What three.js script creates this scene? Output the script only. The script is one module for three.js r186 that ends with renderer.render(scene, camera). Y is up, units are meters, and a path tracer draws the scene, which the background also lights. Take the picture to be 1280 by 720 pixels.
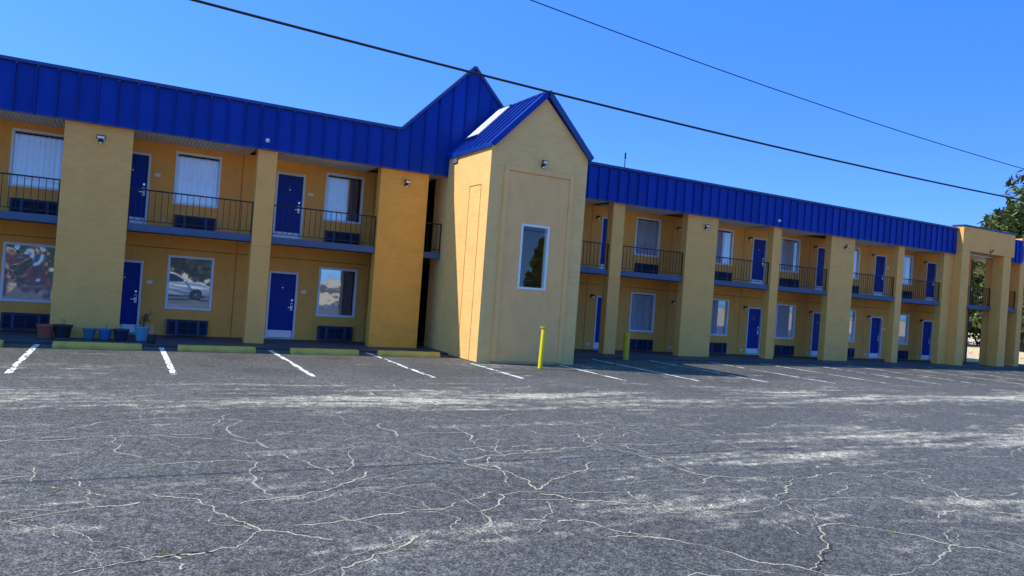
import * as THREE from 'three';
import { RoundedBoxGeometry } from 'three/addons/geometries/RoundedBoxGeometry.js';
import { mergeGeometries, mergeVertices, toCreasedNormals } from 'three/addons/utils/BufferGeometryUtils.js';

// ───────────────────────── camera, sky, sun, exposure ─────────────────────────
const scene = new THREE.Scene();
const D2R = Math.PI / 180;
const camera = new THREE.PerspectiveCamera(43.05, 16 / 9, 0.1, 3000);
camera.position.set(1.412, 2.013, 21.083);
camera.rotation.set(0.285 * D2R, -28.289 * D2R, 4.225 * D2R, 'YXZ');

const SUN = new THREE.Vector3(-0.80, 1, -0.28).normalize();      // towards the sun
{
  const w = 1024, h = 512, data = new Float32Array(w * h * 4);
  const sm = (a, b, x) => { x = Math.min(1, Math.max(0, (x - a) / (b - a))); return x * x * (3 - 2 * x); };
  for (let j = 0; j < h; j++) for (let i = 0; i < w; i++) {
    const el = ((j + 0.5) / h - 0.5) * Math.PI, az = ((i + 0.5) / w - 0.5) * 2 * Math.PI;
    const dir = [Math.cos(el) * Math.cos(az), Math.sin(el), Math.cos(el) * Math.sin(az)];
    const c = dir[0] * SUN.x + dir[1] * SUN.y + dir[2] * SUN.z;
    const e = Math.max(0, Math.sin(el));
    const hz = Math.exp(-e * 7), glow = Math.exp(-Math.acos(Math.min(1, c)) * 1.6);
    // deep blue overhead -> paler towards the horizon -> whiter round the sun
    const r = 0.016 + 0.30 * hz + 0.36 * glow, g = 0.155 + 0.60 * hz + 0.86 * glow, b = 0.52 + 0.90 * Math.exp(-e * 2) + 0.62 * glow;
    const anti = 1;
    const below = 1 - 0.75 * sm(0, -0.06, Math.sin(el));
    const o = (j * w + i) * 4, k = SKY_GAIN() * anti * below;
    data[o] = r * k; data[o + 1] = g * k; data[o + 2] = b * k; data[o + 3] = 1;
  }
  const t = new THREE.DataTexture(data, w, h, THREE.RGBAFormat, THREE.FloatType);
  t.mapping = THREE.EquirectangularReflectionMapping; t.magFilter = t.minFilter = THREE.LinearFilter; t.needsUpdate = true;
  scene.background = t; scene.environment = t;
}
function SKY_GAIN() { return 0.97; }
const sun = new THREE.DirectionalLight(new THREE.Color(1, 0.91, 0.77), 4.8);
sun.position.copy(SUN).multiplyScalar(80).add(new THREE.Vector3(12, 0, 4));
sun.target.position.set(12, 0, 4); sun.castShadow = true; sun.shadow.radius = 1;
sun.shadow.mapSize.set(4096, 4096);
Object.assign(sun.shadow.camera, { left: -50, right: 50, top: 50, bottom: -50, near: 1, far: 220 });
scene.add(sun, sun.target);
const renderer = new THREE.WebGLRenderer({ antialias: true });
renderer.setSize(1024, 576);
renderer.toneMapping = THREE.LinearToneMapping; renderer.toneMappingExposure = 1.2;
renderer.shadowMap.enabled = true; renderer.shadowMap.type = THREE.PCFSoftShadowMap;

// ───────────────────────── helpers ─────────────────────────
function rng(seed) { let s = seed >>> 0; return () => { s = (s + 0x6D2B79F5) >>> 0; let t = Math.imul(s ^ (s >>> 15), 1 | s); t = (t + Math.imul(t ^ (t >>> 7), 61 | t)) ^ t; return ((t ^ (t >>> 14)) >>> 0) / 4294967296; }; }
function hash(x, y, s = 0) { let h = Math.imul(x, 374761393) + Math.imul(y, 668265263) + Math.imul(s, 982451653); h = Math.imul(h ^ (h >>> 13), 1274126177); return ((h ^ (h >>> 16)) >>> 0) / 4294967296; }
function vnoise(x, y, s = 0, per = 0) {
  const xi = Math.floor(x), yi = Math.floor(y), fx = x - xi, fy = y - yi, u = fx * fx * (3 - 2 * fx), v = fy * fy * (3 - 2 * fy);
  const m = per ? (k) => ((k % per) + per) % per : (k) => k;
  const a = hash(m(xi), m(yi), s), b = hash(m(xi + 1), m(yi), s), c = hash(m(xi), m(yi + 1), s), d = hash(m(xi + 1), m(yi + 1), s);
  return a + (b - a) * u + (c - a) * v + (a - b - c + d) * u * v;
}
function fbm(x, y, s = 0, oct = 4, per = 0) { let f = 0, a = 0.5, t = 0; for (let i = 0; i < oct; i++) { f += a * vnoise(x, y, s + i * 17, per); t += a; a *= 0.5; x *= 2; y *= 2; per *= 2; } return f / t; }
const clamp = (x, a = 0, b = 1) => Math.min(b, Math.max(a, x));
const smooth = (a, b, x) => { x = clamp((x - a) / (b - a)); return x * x * (3 - 2 * x); };
const taken = {};
const numbered = (n) => { const k = (taken[n] = (taken[n] ?? -1) + 1); return k ? `${n}_${String(k).padStart(3, '0')}` : n; };
function dataTex(n, m, fn, srgb, repX = 1, repY = 1) {
  const d = new Uint8Array(n * m * 4);
  for (let j = 0; j < m; j++) for (let i = 0; i < n; i++) { const v = fn(i, j), o = (j * n + i) * 4; for (let k = 0; k < 3; k++) d[o + k] = clamp(Array.isArray(v) ? v[k] : v) * 255; d[o + 3] = 255; }
  const t = new THREE.DataTexture(d, n, m); t.wrapS = t.wrapT = THREE.RepeatWrapping; t.magFilter = THREE.LinearFilter; t.minFilter = THREE.LinearMipmapLinearFilter; t.generateMipmaps = true;
  if (srgb) t.colorSpace = THREE.SRGBColorSpace; t.repeat.set(repX, repY); t.needsUpdate = true; return t;
}
function metricUV(g) {                       // uv in metres, from the face's own direction
  if (!g.attributes.normal) g.computeVertexNormals();
  const p = g.attributes.position, n = g.attributes.normal, uv = new Float32Array(p.count * 2);
  for (let i = 0; i < p.count; i++) {
    const ax = Math.abs(n.getX(i)), ay = Math.abs(n.getY(i)), az = Math.abs(n.getZ(i));
    const [u, v] = ay > ax && ay > az ? [p.getX(i), p.getZ(i)] : ax > az ? [p.getZ(i), p.getY(i)] : [p.getX(i), p.getY(i)];
    uv[2 * i] = u; uv[2 * i + 1] = v;
  }
  g.setAttribute('uv', new THREE.BufferAttribute(uv, 2)); return g;
}
const flat = (g) => { const q = g.index ? g.toNonIndexed() : g; for (const k of Object.keys(q.attributes)) if (!['position', 'normal', 'uv'].includes(k)) q.deleteAttribute(k); return q; };
const B = (x0, x1, y0, y1, z0, z1) => new THREE.BoxGeometry(x1 - x0, y1 - y0, z1 - z0).translate((x0 + x1) / 2, (y0 + y1) / 2, (z0 + z1) / 2);
const RB = (x0, x1, y0, y1, z0, z1, r = 0.012) => new RoundedBoxGeometry(x1 - x0, y1 - y0, z1 - z0, 1, r).translate((x0 + x1) / 2, (y0 + y1) / 2, (z0 + z1) / 2);
function tube(pts, r, seg = 40, rad = 8) { return new THREE.TubeGeometry(new THREE.CatmullRomCurve3(pts.map((p) => new THREE.Vector3(...p))), seg, r, rad, false); }
function mesh(name, geos, mat, parent = scene) {
  const g = Array.isArray(geos) ? mergeGeometries(geos.map(flat)) : geos;
  metricUV(g);
  const m = new THREE.Mesh(g, mat); m.name = parent === scene ? numbered(name) : name; m.castShadow = m.receiveShadow = true; parent.add(m); return m;
}
function group(name, parent = scene, pos) { const g = new THREE.Group(); g.name = parent === scene ? numbered(name) : name; if (pos) g.position.set(...pos); parent.add(g); return g; }
function tag(o, label, category, grp) { o.userData.label = label; o.userData.category = category; if (grp) o.userData.group = grp; return o; }
const struct = (o, label) => { o.userData.kind = 'structure'; if (label) o.userData.label = label; return o; };
const lin = (r, g, b) => new THREE.Color().setRGB(r, g, b);
const std = (c, rough = 0.8, extra = {}) => new THREE.MeshStandardMaterial({ color: c, roughness: rough, ...extra });
function copyOf(o, pos, label) { const c = o.clone(); c.name = numbered(o.name.replace(/_\d{3}$/, '')); c.userData = { ...o.userData }; if (label) c.userData.label = label; if (pos) c.position.set(...pos); scene.add(c); return c; }

// ───────────────────────── materials ─────────────────────────
// painted brick: courses of 76 mm, bricks of 203 mm, thick paint; tile 0.813 x 0.610 m
const brickBump = dataTex(512, 384, (i, j) => {
  const v = j / 48, row = Math.floor(v), u = i / 128 + (row % 2) * 0.5, fu = u - Math.floor(u), fv = v - row;
  const e = Math.min(smooth(0, 0.055, fu) * smooth(1, 0.945, fu), smooth(0, 0.15, fv) * smooth(1, 0.85, fv));
  const id = hash(Math.floor(u) % 4, row, 3);
  return 0.15 + e * (0.55 + 0.25 * id) + 0.15 * (fbm(i / 8, j / 8, 5, 3) - 0.5);
}, false, 1 / 0.8128, 1 / 0.6096);
const stuccoBump = dataTex(512, 512, (i, j) => 0.5 + 0.9 * (fbm(i / 6, j / 6, 9, 4) - 0.5), false, 1 / 1.2, 1 / 1.2);
const mottle = (seed, lo, hi) => dataTex(512, 512, (i, j) => {
  const n = fbm(i / 64, j / 64, seed, 5, 8), f = vnoise(i / 2, j / 2, seed + 9), st = smooth(0.62, 0.78, fbm(i / 16, j / 64, seed + 30, 4, 0));
  return lo + (hi - lo) * (0.75 * n + 0.25 * f) - 0.02 * st;
}, true, 1 / 2.7, 1 / 3.3);
const paintMap = mottle(11, 0.90, 1.06), paintMap2 = mottle(47, 0.93, 1.05);
const oilCan = dataTex(256, 256, (i, j) => fbm(i / 32, j / 32, 66, 3, 8), false, 1 / 2.2, 1 / 2.2);
// paint on brick: every brick a shade of its own, rubbed paler in flecks
const brickMap = dataTex(1024, 1024, (i, j) => {
  const v = j / 32, row = Math.floor(v), u = i / 64 + (row % 2) * 0.5, id = hash(Math.floor(u) % 16, row, 8), n = fbm(i / 128, j / 128, 12, 4, 8);
  const fleck = smooth(0.60, 0.72, fbm(i / 26, j / 8, 91, 3)) * smooth(0.45, 0.7, fbm(i / 170, j / 170, 17, 3));
  const k = 0.965 + 0.03 * (id - 0.5) + 0.07 * (n - 0.5) + 0.03 * (hash(i, j, 2) - 0.5);
  return [k + 0.02 * fleck, k + 0.035 * fleck, k + 0.07 * fleck];
}, true, 1 / 3.251, 1 / 2.438);
const M = {
  wall: std(lin(0.96, 0.43, 0.085), 0.85, { map: paintMap2, bumpMap: stuccoBump, bumpScale: 0.0015 }),
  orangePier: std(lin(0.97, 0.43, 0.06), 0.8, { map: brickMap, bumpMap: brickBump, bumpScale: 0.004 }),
  brick: std(lin(0.97, 0.475, 0.125), 0.8, { map: brickMap, bumpMap: brickBump, bumpScale: 0.005 }),
  pier: std(lin(0.96, 0.45, 0.115), 0.8, { map: paintMap2, bumpMap: stuccoBump, bumpScale: 0.002 }),
  tower: std(lin(0.95, 0.565, 0.20), 0.75, { map: brickMap, bumpMap: brickBump, bumpScale: 0.004 }),
  panel: std(lin(0.95, 0.51, 0.18), 0.7, { map: paintMap2, bumpMap: stuccoBump, bumpScale: 0.0012 }),
  trim: std(lin(0.95, 0.51, 0.175), 0.65, { map: paintMap2 }),
  roof: new THREE.MeshPhysicalMaterial({ color: lin(0.0, 0.037, 0.33), roughness: 0.5, specularIntensity: 0.35, bumpMap: oilCan, bumpScale: 0.02, map: paintMap2 }),
  roofB: new THREE.MeshPhysicalMaterial({ color: lin(0.0, 0.034, 0.30), roughness: 0.55, specularIntensity: 0.35, bumpMap: oilCan, bumpScale: 0.02, map: paintMap }),
  roofTower: new THREE.MeshPhysicalMaterial({ color: lin(0.0, 0.037, 0.33), roughness: 0.38, clearcoat: 0.5, clearcoatRoughness: 0.2, map: paintMap }),
  cap: std(lin(0.01, 0.05, 0.22), 0.45),
  soffit: std(lin(0.80, 0.76, 0.68), 0.7),
  slab: std(lin(0.075, 0.115, 0.20), 0.7, { map: paintMap }),
  walk: std(lin(0.042, 0.055, 0.08), 0.6, { map: paintMap, bumpMap: stuccoBump, bumpScale: 0.001 }),
  black: std(lin(0.012, 0.012, 0.015), 0.45, { metalness: 0.2 }),
  door: new THREE.MeshPhysicalMaterial({ color: lin(0.001, 0.027, 0.25), roughness: 0.45, specularIntensity: 0.4 }),
  white: std(lin(0.85, 0.85, 0.85), 0.5),
  frame: std(lin(0.80, 0.80, 0.80), 0.45),
  doorFrame: std(lin(0.70, 0.70, 0.70), 0.5),
  steel: std(lin(0.75, 0.75, 0.75), 0.25, { metalness: 0.9 }),
  ac: std(lin(0.018, 0.032, 0.09), 0.55), acDark: std(lin(0.006, 0.009, 0.022), 0.6), acLight: std(lin(0.03, 0.06, 0.15), 0.55),
  glass: new THREE.MeshPhysicalMaterial({ color: 0xffffff, transmission: 1, thickness: 0, roughness: 0.01, ior: 1.52 }),
  coated: new THREE.MeshPhysicalMaterial({ color: 0xffffff, transmission: 1, thickness: 0, roughness: 0.01, ior: 1.95 }),
  curtain: std(lin(0.88, 0.89, 0.90), 0.95, { side: THREE.DoubleSide }),
  curtainGrey: std(lin(0.48, 0.54, 0.62), 0.95, { side: THREE.DoubleSide }),
  curtainDark: std(lin(0.16, 0.18, 0.21), 0.95, { side: THREE.DoubleSide }),
  film: std(lin(0.42, 0.48, 0.55), 0.02, { metalness: 0.72 }),
  filmHalf: std(lin(0.46, 0.50, 0.55), 0.035, { metalness: 0.7 }),
  filmWavy: std(lin(0.38, 0.43, 0.48), 0.06, { metalness: 0.68 }),
  inside: std(lin(0.10, 0.09, 0.08), 0.9),
  concrete: std(lin(0.3, 0.29, 0.27), 0.9),
  yellow: std(lin(0.72, 0.60, 0.02), 0.55),
  lens: std(lin(0.85, 0.85, 0.85), 0.25),
  orange: std(lin(0.62, 0.16, 0.07), 0.7),
};

// ───────────────────────── ground ─────────────────────────
const gravelMap = (() => {                  // asphalt aggregate, 3 m tile
  const n = 1024, r = rng(5), a = new Float32Array(n * n);
  for (let j = 0; j < n; j++) for (let i = 0; i < n; i++) a[j * n + i] = 0.36 + 0.30 * (fbm(i / 16, j / 16, 77, 3, 64) - 0.5) + 0.42 * (vnoise(i / 3.6, j / 3.6, 31) - 0.5) + 0.14 * (hash(i, j, 1) - 0.5);
  for (let k = 0; k < 30000; k++) {         // stones 8 to 24 mm, pale or dark
    const cx = r() * n, cy = r() * n, rad = 1.2 + r() * r() * 3.4, v = r() < 0.55 ? 0.10 + 0.55 * r() * r() : -0.10 - 0.2 * r();
    for (let y = -5; y <= 5; y++) for (let x = -5; x <= 5; x++) { const d = Math.hypot(x, y) / rad; if (d < 1) a[(((cy + y) & (n - 1)) * n) + ((cx + x) & (n - 1))] += v * (1 - d * d); }
  }
  return a;
})();
const asphaltMap = dataTex(1024, 1024, (i, j) => { const d = gravelMap[j * 1024 + i] - 0.37; return Math.max(0.10, 0.36 + (d > 0 ? 2.7 : 1.1) * d); }, false, 1 / 3, 1 / 3);
const asphaltBump = dataTex(1024, 1024, (i, j) => gravelMap[j * 1024 + i], false, 1 / 3, 1 / 3);
const asphalt = std(lin(1, 1, 1), 0.88, { map: asphaltMap, bumpMap: asphaltBump, bumpScale: 0.006, vertexColors: true });
const WALK_Y = 0.06, WALK_Z = 1.15;
const carPark = (() => {
  const xs = [], zs = [];
  for (let x = -160; x < -8; x += 8) xs.push(x); for (let x = -8; x < 30; x += 0.075) xs.push(x); for (let x = 30; x < 48; x += 0.2) xs.push(x); for (let x = 48; x <= 120; x += 6) xs.push(x);
  for (let z = 1.0; z < 20; z += 0.06) zs.push(z); for (let z = 20; z <= 33; z += 1) zs.push(z);
  const nx = xs.length, nz = zs.length, pos = new Float32Array(nx * nz * 3), col = new Float32Array(nx * nz * 3), nor = new Float32Array(nx * nz * 3), uv = new Float32Array(nx * nz * 2), idx = new Uint32Array((nx - 1) * (nz - 1) * 6);
  let q = 0;
  for (let j = 0; j < nz; j++) for (let i = 0; i < nx; i++) {
    const x = xs[i], z = zs[j], o = j * nx + i;
    pos.set([x, 0, z], o * 3); nor[o * 3 + 1] = 1; uv.set([x, z], o * 2);
    // pale dusty wear: long drifts along the aisle, ragged, with a fine grain
    const warp = 1.6 * (fbm(x * 0.25, z * 0.3, 3, 3) - 0.5);
    const drift = fbm(x * 0.30 + 9, (z + warp) * 2.1, 21, 5), streak = fbm(x * 0.9, (z + 0.4 * warp) * 8.0, 33, 4), rag = fbm(x * 6, z * 9, 35, 3), grain = hash(i, j, 4);
    const band = Math.exp(-Math.pow((z - 8.7 - 0.035 * x - warp) / 1.35, 2)) + 0.85 * Math.exp(-Math.pow((z - 13.4 - warp) / 1.3, 2)) * smooth(7.0, 11, x) + 0.45 * Math.exp(-Math.pow((z - 16.6) / 1.0, 2)) * smooth(5, 7, x);
    const soft = 0.5 + 0.5 * smooth(2, 7, x);
    const mix = 0.42 * drift + 0.34 * streak + 0.24 * rag;
    let d = smooth(0.56, 0.92, mix + 0.18 * Math.min(1, band) * soft) + 0.05 * smooth(0.55, 0.75, mix);
    d = clamp(d * (0.55 + 0.9 * grain));
    // old seal coat: darker in the bays and in big soft-edged lots
    const lot = fbm(x * 0.12 + 4, z * 0.16, 55, 4), mid = fbm(x * 0.9, z * 0.9, 61, 4);
    let base = 0.091 + 0.045 * (lot - 0.5) + 0.05 * (mid - 0.5);
    base *= 1 - 0.16 * smooth(6.6, 5.4, z + 1.2 * (mid - 0.5));
    // oil drips in the middle of bays
    const bay = ((x + 0.13) / 2.6) % 1, oil = smooth(0.5, 0.72, fbm(x * 1.3, z * 1.1, 71, 4)) * Math.exp(-Math.pow((bay - 0.5) / 0.2, 2)) * smooth(6.2, 5, z);
    base *= 1 - 0.35 * oil;
    // two strips of newer tar
    const t1 = Math.abs(x - 1.05 - (z - 13.6) * 0.284), t2 = Math.abs(x - 2.25 - (z - 13.3) * 0.28);
    if (z > 13.35 && (t1 < 0.07 || (t2 < 0.05 && z < 14.3))) base *= 0.80;
    const k = 1 / 0.5;
    base *= 0.86 + 0.28 * grain;
    col.set([(base * 1.02 + (0.58 - base) * d) * k, (base * 0.99 + (0.53 - base) * d) * k, (base * 0.97 + (0.425 - base) * d) * k], o * 3);
    if (i < nx - 1 && j < nz - 1) { idx.set([o, o + nx, o + 1, o + 1, o + nx, o + nx + 1], q); q += 6; }
  }
  const g = new THREE.BufferGeometry();
  g.setAttribute('position', new THREE.BufferAttribute(pos, 3)); g.setAttribute('normal', new THREE.BufferAttribute(nor, 3)); g.setAttribute('uv', new THREE.BufferAttribute(uv, 2)); g.setAttribute('color', new THREE.BufferAttribute(col, 3));
  g.setIndex(new THREE.BufferAttribute(idx, 1));
  const m = new THREE.Mesh(g, asphalt); m.name = 'car_park'; m.receiveShadow = true; scene.add(m); return struct(m, 'cracked grey asphalt car park in front of the motel');
})();
// dry field under and round everything, out to the horizon
{
  const dry = dataTex(512, 512, (i, j) => { const n = fbm(i / 32, j / 32, 8, 5, 16), f = vnoise(i / 1.7, j / 1.7, 4); const k = 0.84 + 0.3 * (n - 0.5) + 0.3 * (f - 0.5); return [k, k * 0.96, k * 0.86]; }, false, 1 / 6, 1 / 6);
  const g = new THREE.PlaneGeometry(4000, 4000).rotateX(-Math.PI / 2).translate(0, -0.03, 0);
  struct(mesh('dry_field', g, std(lin(0.78, 0.62, 0.40), 0.95, { map: dry })), 'pale dry grass field behind and beside the motel');
}
// walkway in front of the rooms, painted slate blue, with its kerb face
{
  const w = mesh('walkway', [B(-14, 46, -0.02, WALK_Y, -1.7, WALK_Z)], M.walk); struct(w, 'slate blue painted concrete walkway along the motel');
}
const CRACKS = [
  [[1.8,13.99],[2.01,14.15],[2.16,14.27],[2.24,14.44],[2.24,14.61],[2.36,14.81],[2.45,14.99],[2.53,15.18],[2.66,15.24],[2.81,15.38],[2.99,15.54]],
  [[2.47,14.44],[2.75,14.36],[3.01,14.32],[3.21,14.24],[3.44,14.08],[3.66,13.88],[3.86,13.63]],
  [[3.14,12.68],[3.25,12.98],[3.36,13.27],[3.47,13.66]],
  [[4.16,11.97],[4.34,12.24],[4.52,12.49],[4.6,12.83],[4.72,13.06],[4.86,13.32],[5.06,13.55],[5.24,13.82],[5.41,14.02]],
  [[0.2,11.59],[0.41,11.58],[0.96,11.62],[1.76,11.56],[2.41,11.49],[2.79,11.42]],
  [[3.31,11.49],[3.71,11.74],[4.16,11.97],[4.61,11.91],[5.44,11.82],[6.37,11.83]],
  [[0.8,14.46],[0.97,14.41],[1.21,14.32],[1.38,14.26],[1.7,14.22]],
  [[0.99,13.56],[1.24,13.75],[1.37,13.88],[1.44,13.97]],
  [[1.21,15.68],[1.48,15.61],[1.62,15.58],[1.87,15.52],[2.1,15.53],[2.3,15.5],[2.4,15.36],[2.53,15.18]],
  [[2.8,15.13],[3.09,15.14],[3.33,15.12],[3.71,15.05],[3.99,15.01],[4.38,14.85],[4.83,14.62]],
  [[3.68,14.35],[3.9,14.54],[4.05,14.77],[4.03,15.02]],
  [[2.91,16.09],[3.07,16.02],[3.39,15.87],[3.63,15.66]],
  [[3.97,15.06],[4.17,15.32],[3.98,15.58]],
  [[0.83,12.85],[0.85,13.15],[0.85,13.36]],
  [[1.87,15.54],[1.93,15.71],[1.91,15.81]],
  [[2.81,12.56],[3.16,12.58],[3.85,12.56]],
  [[0.05,8.57],[0.61,8.43],[1.66,8.78],[2.23,8.21],[3.65,7.76]],
  [[2.6,11.02],[2.92,10.2],[3.62,10.09],[4.8,10.18],[6.95,9.96]],
  [[5.68,13.27],[6.14,13.05],[6.65,13.0],[7.22,12.92],[7.34,13.11],[7.55,13.45],[7.66,13.81],[7.58,14.2],[7.63,14.5],[7.74,14.66],[8.2,14.85],[8.53,15.15],[9.17,14.96],[9.66,14.87],[9.91,14.98],[10.24,15.25],[10.4,15.57],[10.43,15.85],[10.02,16.26]],
  [[8.53,15.15],[8.24,15.34],[7.74,15.59],[7.69,15.82],[7.61,16.04],[7.66,16.28],[7.74,16.43],[7.94,16.61],[8.05,16.78],[8.21,17.03],[8.38,17.29],[8.6,17.62],[8.77,17.91]],
  [[7.74,16.43],[7.33,16.5],[7.1,16.71],[7.01,16.84],[6.76,16.96],[6.51,17.12],[6.35,17.2]],
  [[4.71,15.49],[4.93,15.61],[5.21,15.65],[5.31,15.88],[5.51,16.12],[5.71,16.31],[5.88,16.51],[6.0,16.75],[6.11,16.99],[6.33,17.19],[6.38,17.34],[6.36,17.56]],
  [[7.45,12.16],[7.25,12.68],[7.29,12.81],[7.85,12.41],[8.39,12.23]],
  [[7.38,11.24],[8.1,11.64],[8.17,11.96],[9.17,11.6]],
  [[5.38,14.03],[5.43,14.3],[5.32,14.66],[5.7,14.35],[6.08,14.18],[6.43,13.97],[6.72,13.73]],
  [[5.29,14.8],[5.51,15.04],[5.77,15.16],[6.26,15.36],[6.41,15.5],[6.6,15.75],[6.87,15.82]],
  [[7.08,16.27],[7.04,16.47],[7.02,16.58]],
  [[8.5,15.61],[8.97,15.51],[9.43,15.36]],
  [[9.03,16.58],[9.37,16.44],[9.72,16.45],[9.95,16.62],[10.24,16.84]],
  [[9.15,13.61],[9.55,13.37],[9.75,13.14],[10.32,13.0],[9.84,12.63],[9.5,11.9],[9.27,11.67]],
  [[14.6,12.38],[14.16,13.06],[13.97,13.53],[13.61,14.09],[13.56,14.37]],
  [[11.13,12.16],[11.91,11.89],[12.47,11.76],[12.57,12.04],[13.19,12.48],[13.4,12.96]],
  [[10.4,15.57],[10.95,15.3],[10.97,15.1],[10.63,14.99]],
  [[17.11,13.07],[15.82,13.8],[15.04,14.17]],
  [[7.39,14.9],[7.74,14.66]],
  [[6.75,11.49],[6.82,12.08],[7.12,12.26],[7.45,12.16]],
  [[8.99,7.68],[10.3,7.18],[11.11,8.76],[11.74,9.54],[13.05,9.34]]
];
{
  const pale = std(lin(0.43, 0.39, 0.30), 0.95), paleDim = std(lin(0.35, 0.325, 0.26), 0.95), tar = std(lin(0.028, 0.028, 0.03), 0.8);
  const R = rng(91);
  // jagged path: midpoint displacement between the traced points
  const jag = (pts, amp) => { let P = pts; for (let k = 0; k < 4; k++) { const Q = [P[0]]; for (let i = 0; i + 1 < P.length; i++) { const [x0, z0] = P[i], [x1, z1] = P[i + 1], L = Math.hypot(x1 - x0, z1 - z0), o = L > 0.03 ? (R() - 0.5) * L * amp : 0; if (L > 0.03) Q.push([(x0 + x1) / 2 - (z1 - z0) / L * o, (z0 + z1) / 2 + (x1 - x0) / L * o]); Q.push([x1, z1]); } P = Q; } return P; };
  const ribbon = (pts, w0, gaps, y, amp = 0.34) => {
    const J = jag(pts, amp), P = [], I = []; let s = 0;
    for (let i = 0; i < J.length; i++) {
      const a = J[Math.max(0, i - 1)], b = J[Math.min(J.length - 1, i + 1)], L = Math.hypot(b[0] - a[0], b[1] - a[1]) || 1; s += L / 2;
      const w = w0 * clamp(0.15 + 1.7 * fbm(s * 2.3, w0 * 99 + pts[0][0], 5, 3) ** 1.5 + 0.7 * (R() - 0.5), 0.12, 1.9), tx = (b[0] - a[0]) / L, tz = (b[1] - a[1]) / L;
      P.push(J[i][0] - tz * w, y, J[i][1] + tx * w, J[i][0] + tz * w, y, J[i][1] - tx * w);
      if (i + 1 < J.length && !(gaps && fbm(s * 2.1 + pts[0][1] * 5, 3.3, 15, 3) > 1 - gaps)) { const o = i * 2; I.push(o, o + 2, o + 1, o + 1, o + 2, o + 3); }
    }
    const g = new THREE.BufferGeometry(); g.setAttribute('position', new THREE.Float32BufferAttribute(P, 3)); g.setIndex(I); g.computeVertexNormals();
    const nn = g.attributes.normal; for (let i = 0; i < nn.count; i++) nn.setXYZ(i, 0, 1, 0);
    return g;
  };
  const faint = new Set([4, 5, 15, 16, 17, 23, 27, 29, 30, 35]);
  CRACKS.forEach((pts, k) => {
    const f = faint.has(k);
    mesh('crack', ribbon(pts, f ? 0.009 : 0.0098, f ? 0.36 : 0.22, 0.004), f ? paleDim : pale, carPark).castShadow = false;
  });
  // hairlines that run between the main cracks, and the web farther along the aisle
  for (let k = 0; k < 60; k++) {
    let x, z, a; const far = k >= 45;
    if (!far) { const c = CRACKS[Math.floor(R() * CRACKS.length)], p = c[Math.floor(R() * c.length)]; [x, z] = p; a = R() * 6.28; }
    else { x = 4 + 28 * R(); z = 6.6 + 8 * R(); a = (R() < 0.6 ? 0 : 1.57) + (R() - 0.5) * 0.8; }
    const n = 3 + Math.floor(R() * 5), st = (far ? 0.5 : 0.22) * (0.6 + R()), pts = [[x, z]];
    for (let i = 0; i < n; i++) { a += (R() - 0.5) * 0.8; x += Math.cos(a) * st; z += Math.sin(a) * st; pts.push([x, z]); }
    mesh('crack', ribbon(pts, far ? 0.010 : 0.0055, 0.42, 0.003), R() < 0.8 ? paleDim : pale, carPark).castShadow = false;
  }
  // the older web of fine cracks over the whole lot: uneven cells about 1.6 m across
  {
    const node = (i, j) => [-3 + i * 1.15 + (hash(i, j, 71) - 0.5) * 1.0, 6.9 + j * 1.3 + (hash(i, j, 72) - 0.5) * 1.1], gs = [];
    for (let i = 0; i < 33; i++) for (let j = 0; j < 9; j++) {
      if (hash(i, j, 73) < 0.62) gs.push(ribbon([node(i, j), node(i + 1, j)], 0.006 + 0.006 * hash(i, j, 75), 0.36, 0.0025));
      if ((i + j) % 2 === 0 && hash(i, j, 74) < 0.62) gs.push(ribbon([node(i, j), node(i, j + 1)], 0.006 + 0.006 * hash(i, j, 76), 0.36, 0.0025));
    }
    const m = mesh('fine_cracks', gs, paleDim, carPark); m.castShadow = false; m.userData.kind = 'stuff';
  }
  // dark open stretches
  for (const [k, a, b] of [[8, 0, 5], [20, 2, 7]]) if (CRACKS[k]) mesh('open_crack', ribbon(CRACKS[k].slice(a, b).map(([x, z]) => [x + 0.012, z + 0.015]), 0.006, 0.35, 0.007), tar, carPark).castShadow = false;

  // white bay lines, worn through in places
  const paint = std(lin(0.72, 0.72, 0.70), 0.8);
  const line = (x0, z0, x1, z1, wear, seed) => {
    const P = [], I = [], c = 0.03, n = Math.ceil(Math.abs(z1 - z0) / c), w = 0.115, m = 6; let q = 0;
    for (let j = 0; j < n; j++) for (let i = 0; i < m; i++) {
      const zc = z0 + (z1 - z0) * (j + 0.5) / n, u = (i + 0.5) / m - 0.5;
      const f = fbm(u * 1.2 * w * 20 + seed * 7, zc * 5, 40 + seed, 4) + 0.12 * (Math.abs(u) > 0.34 ? 1 : 0) * vnoise(zc * 9, i * 3, seed) ;
      if (f > 1 - wear) continue;
      const xc = x0 + (x1 - x0) * (j / n), z = z0 + (z1 - z0) * j / n, dz = (z1 - z0) / n;
      P.push(xc + (i / m - 0.5) * w, 0.005, z, xc + ((i + 1) / m - 0.5) * w, 0.005, z, xc + (i / m - 0.5) * w, 0.005, z + dz, xc + ((i + 1) / m - 0.5) * w, 0.005, z + dz);
      I.push(q, q + 2, q + 1, q + 1, q + 2, q + 3); q += 4;
    }
    const g = new THREE.BufferGeometry(); g.setAttribute('position', new THREE.Float32BufferAttribute(P, 3)); g.setIndex(I); g.computeVertexNormals();
    mesh('bay_line', g, paint, carPark).castShadow = false;
  };
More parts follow.
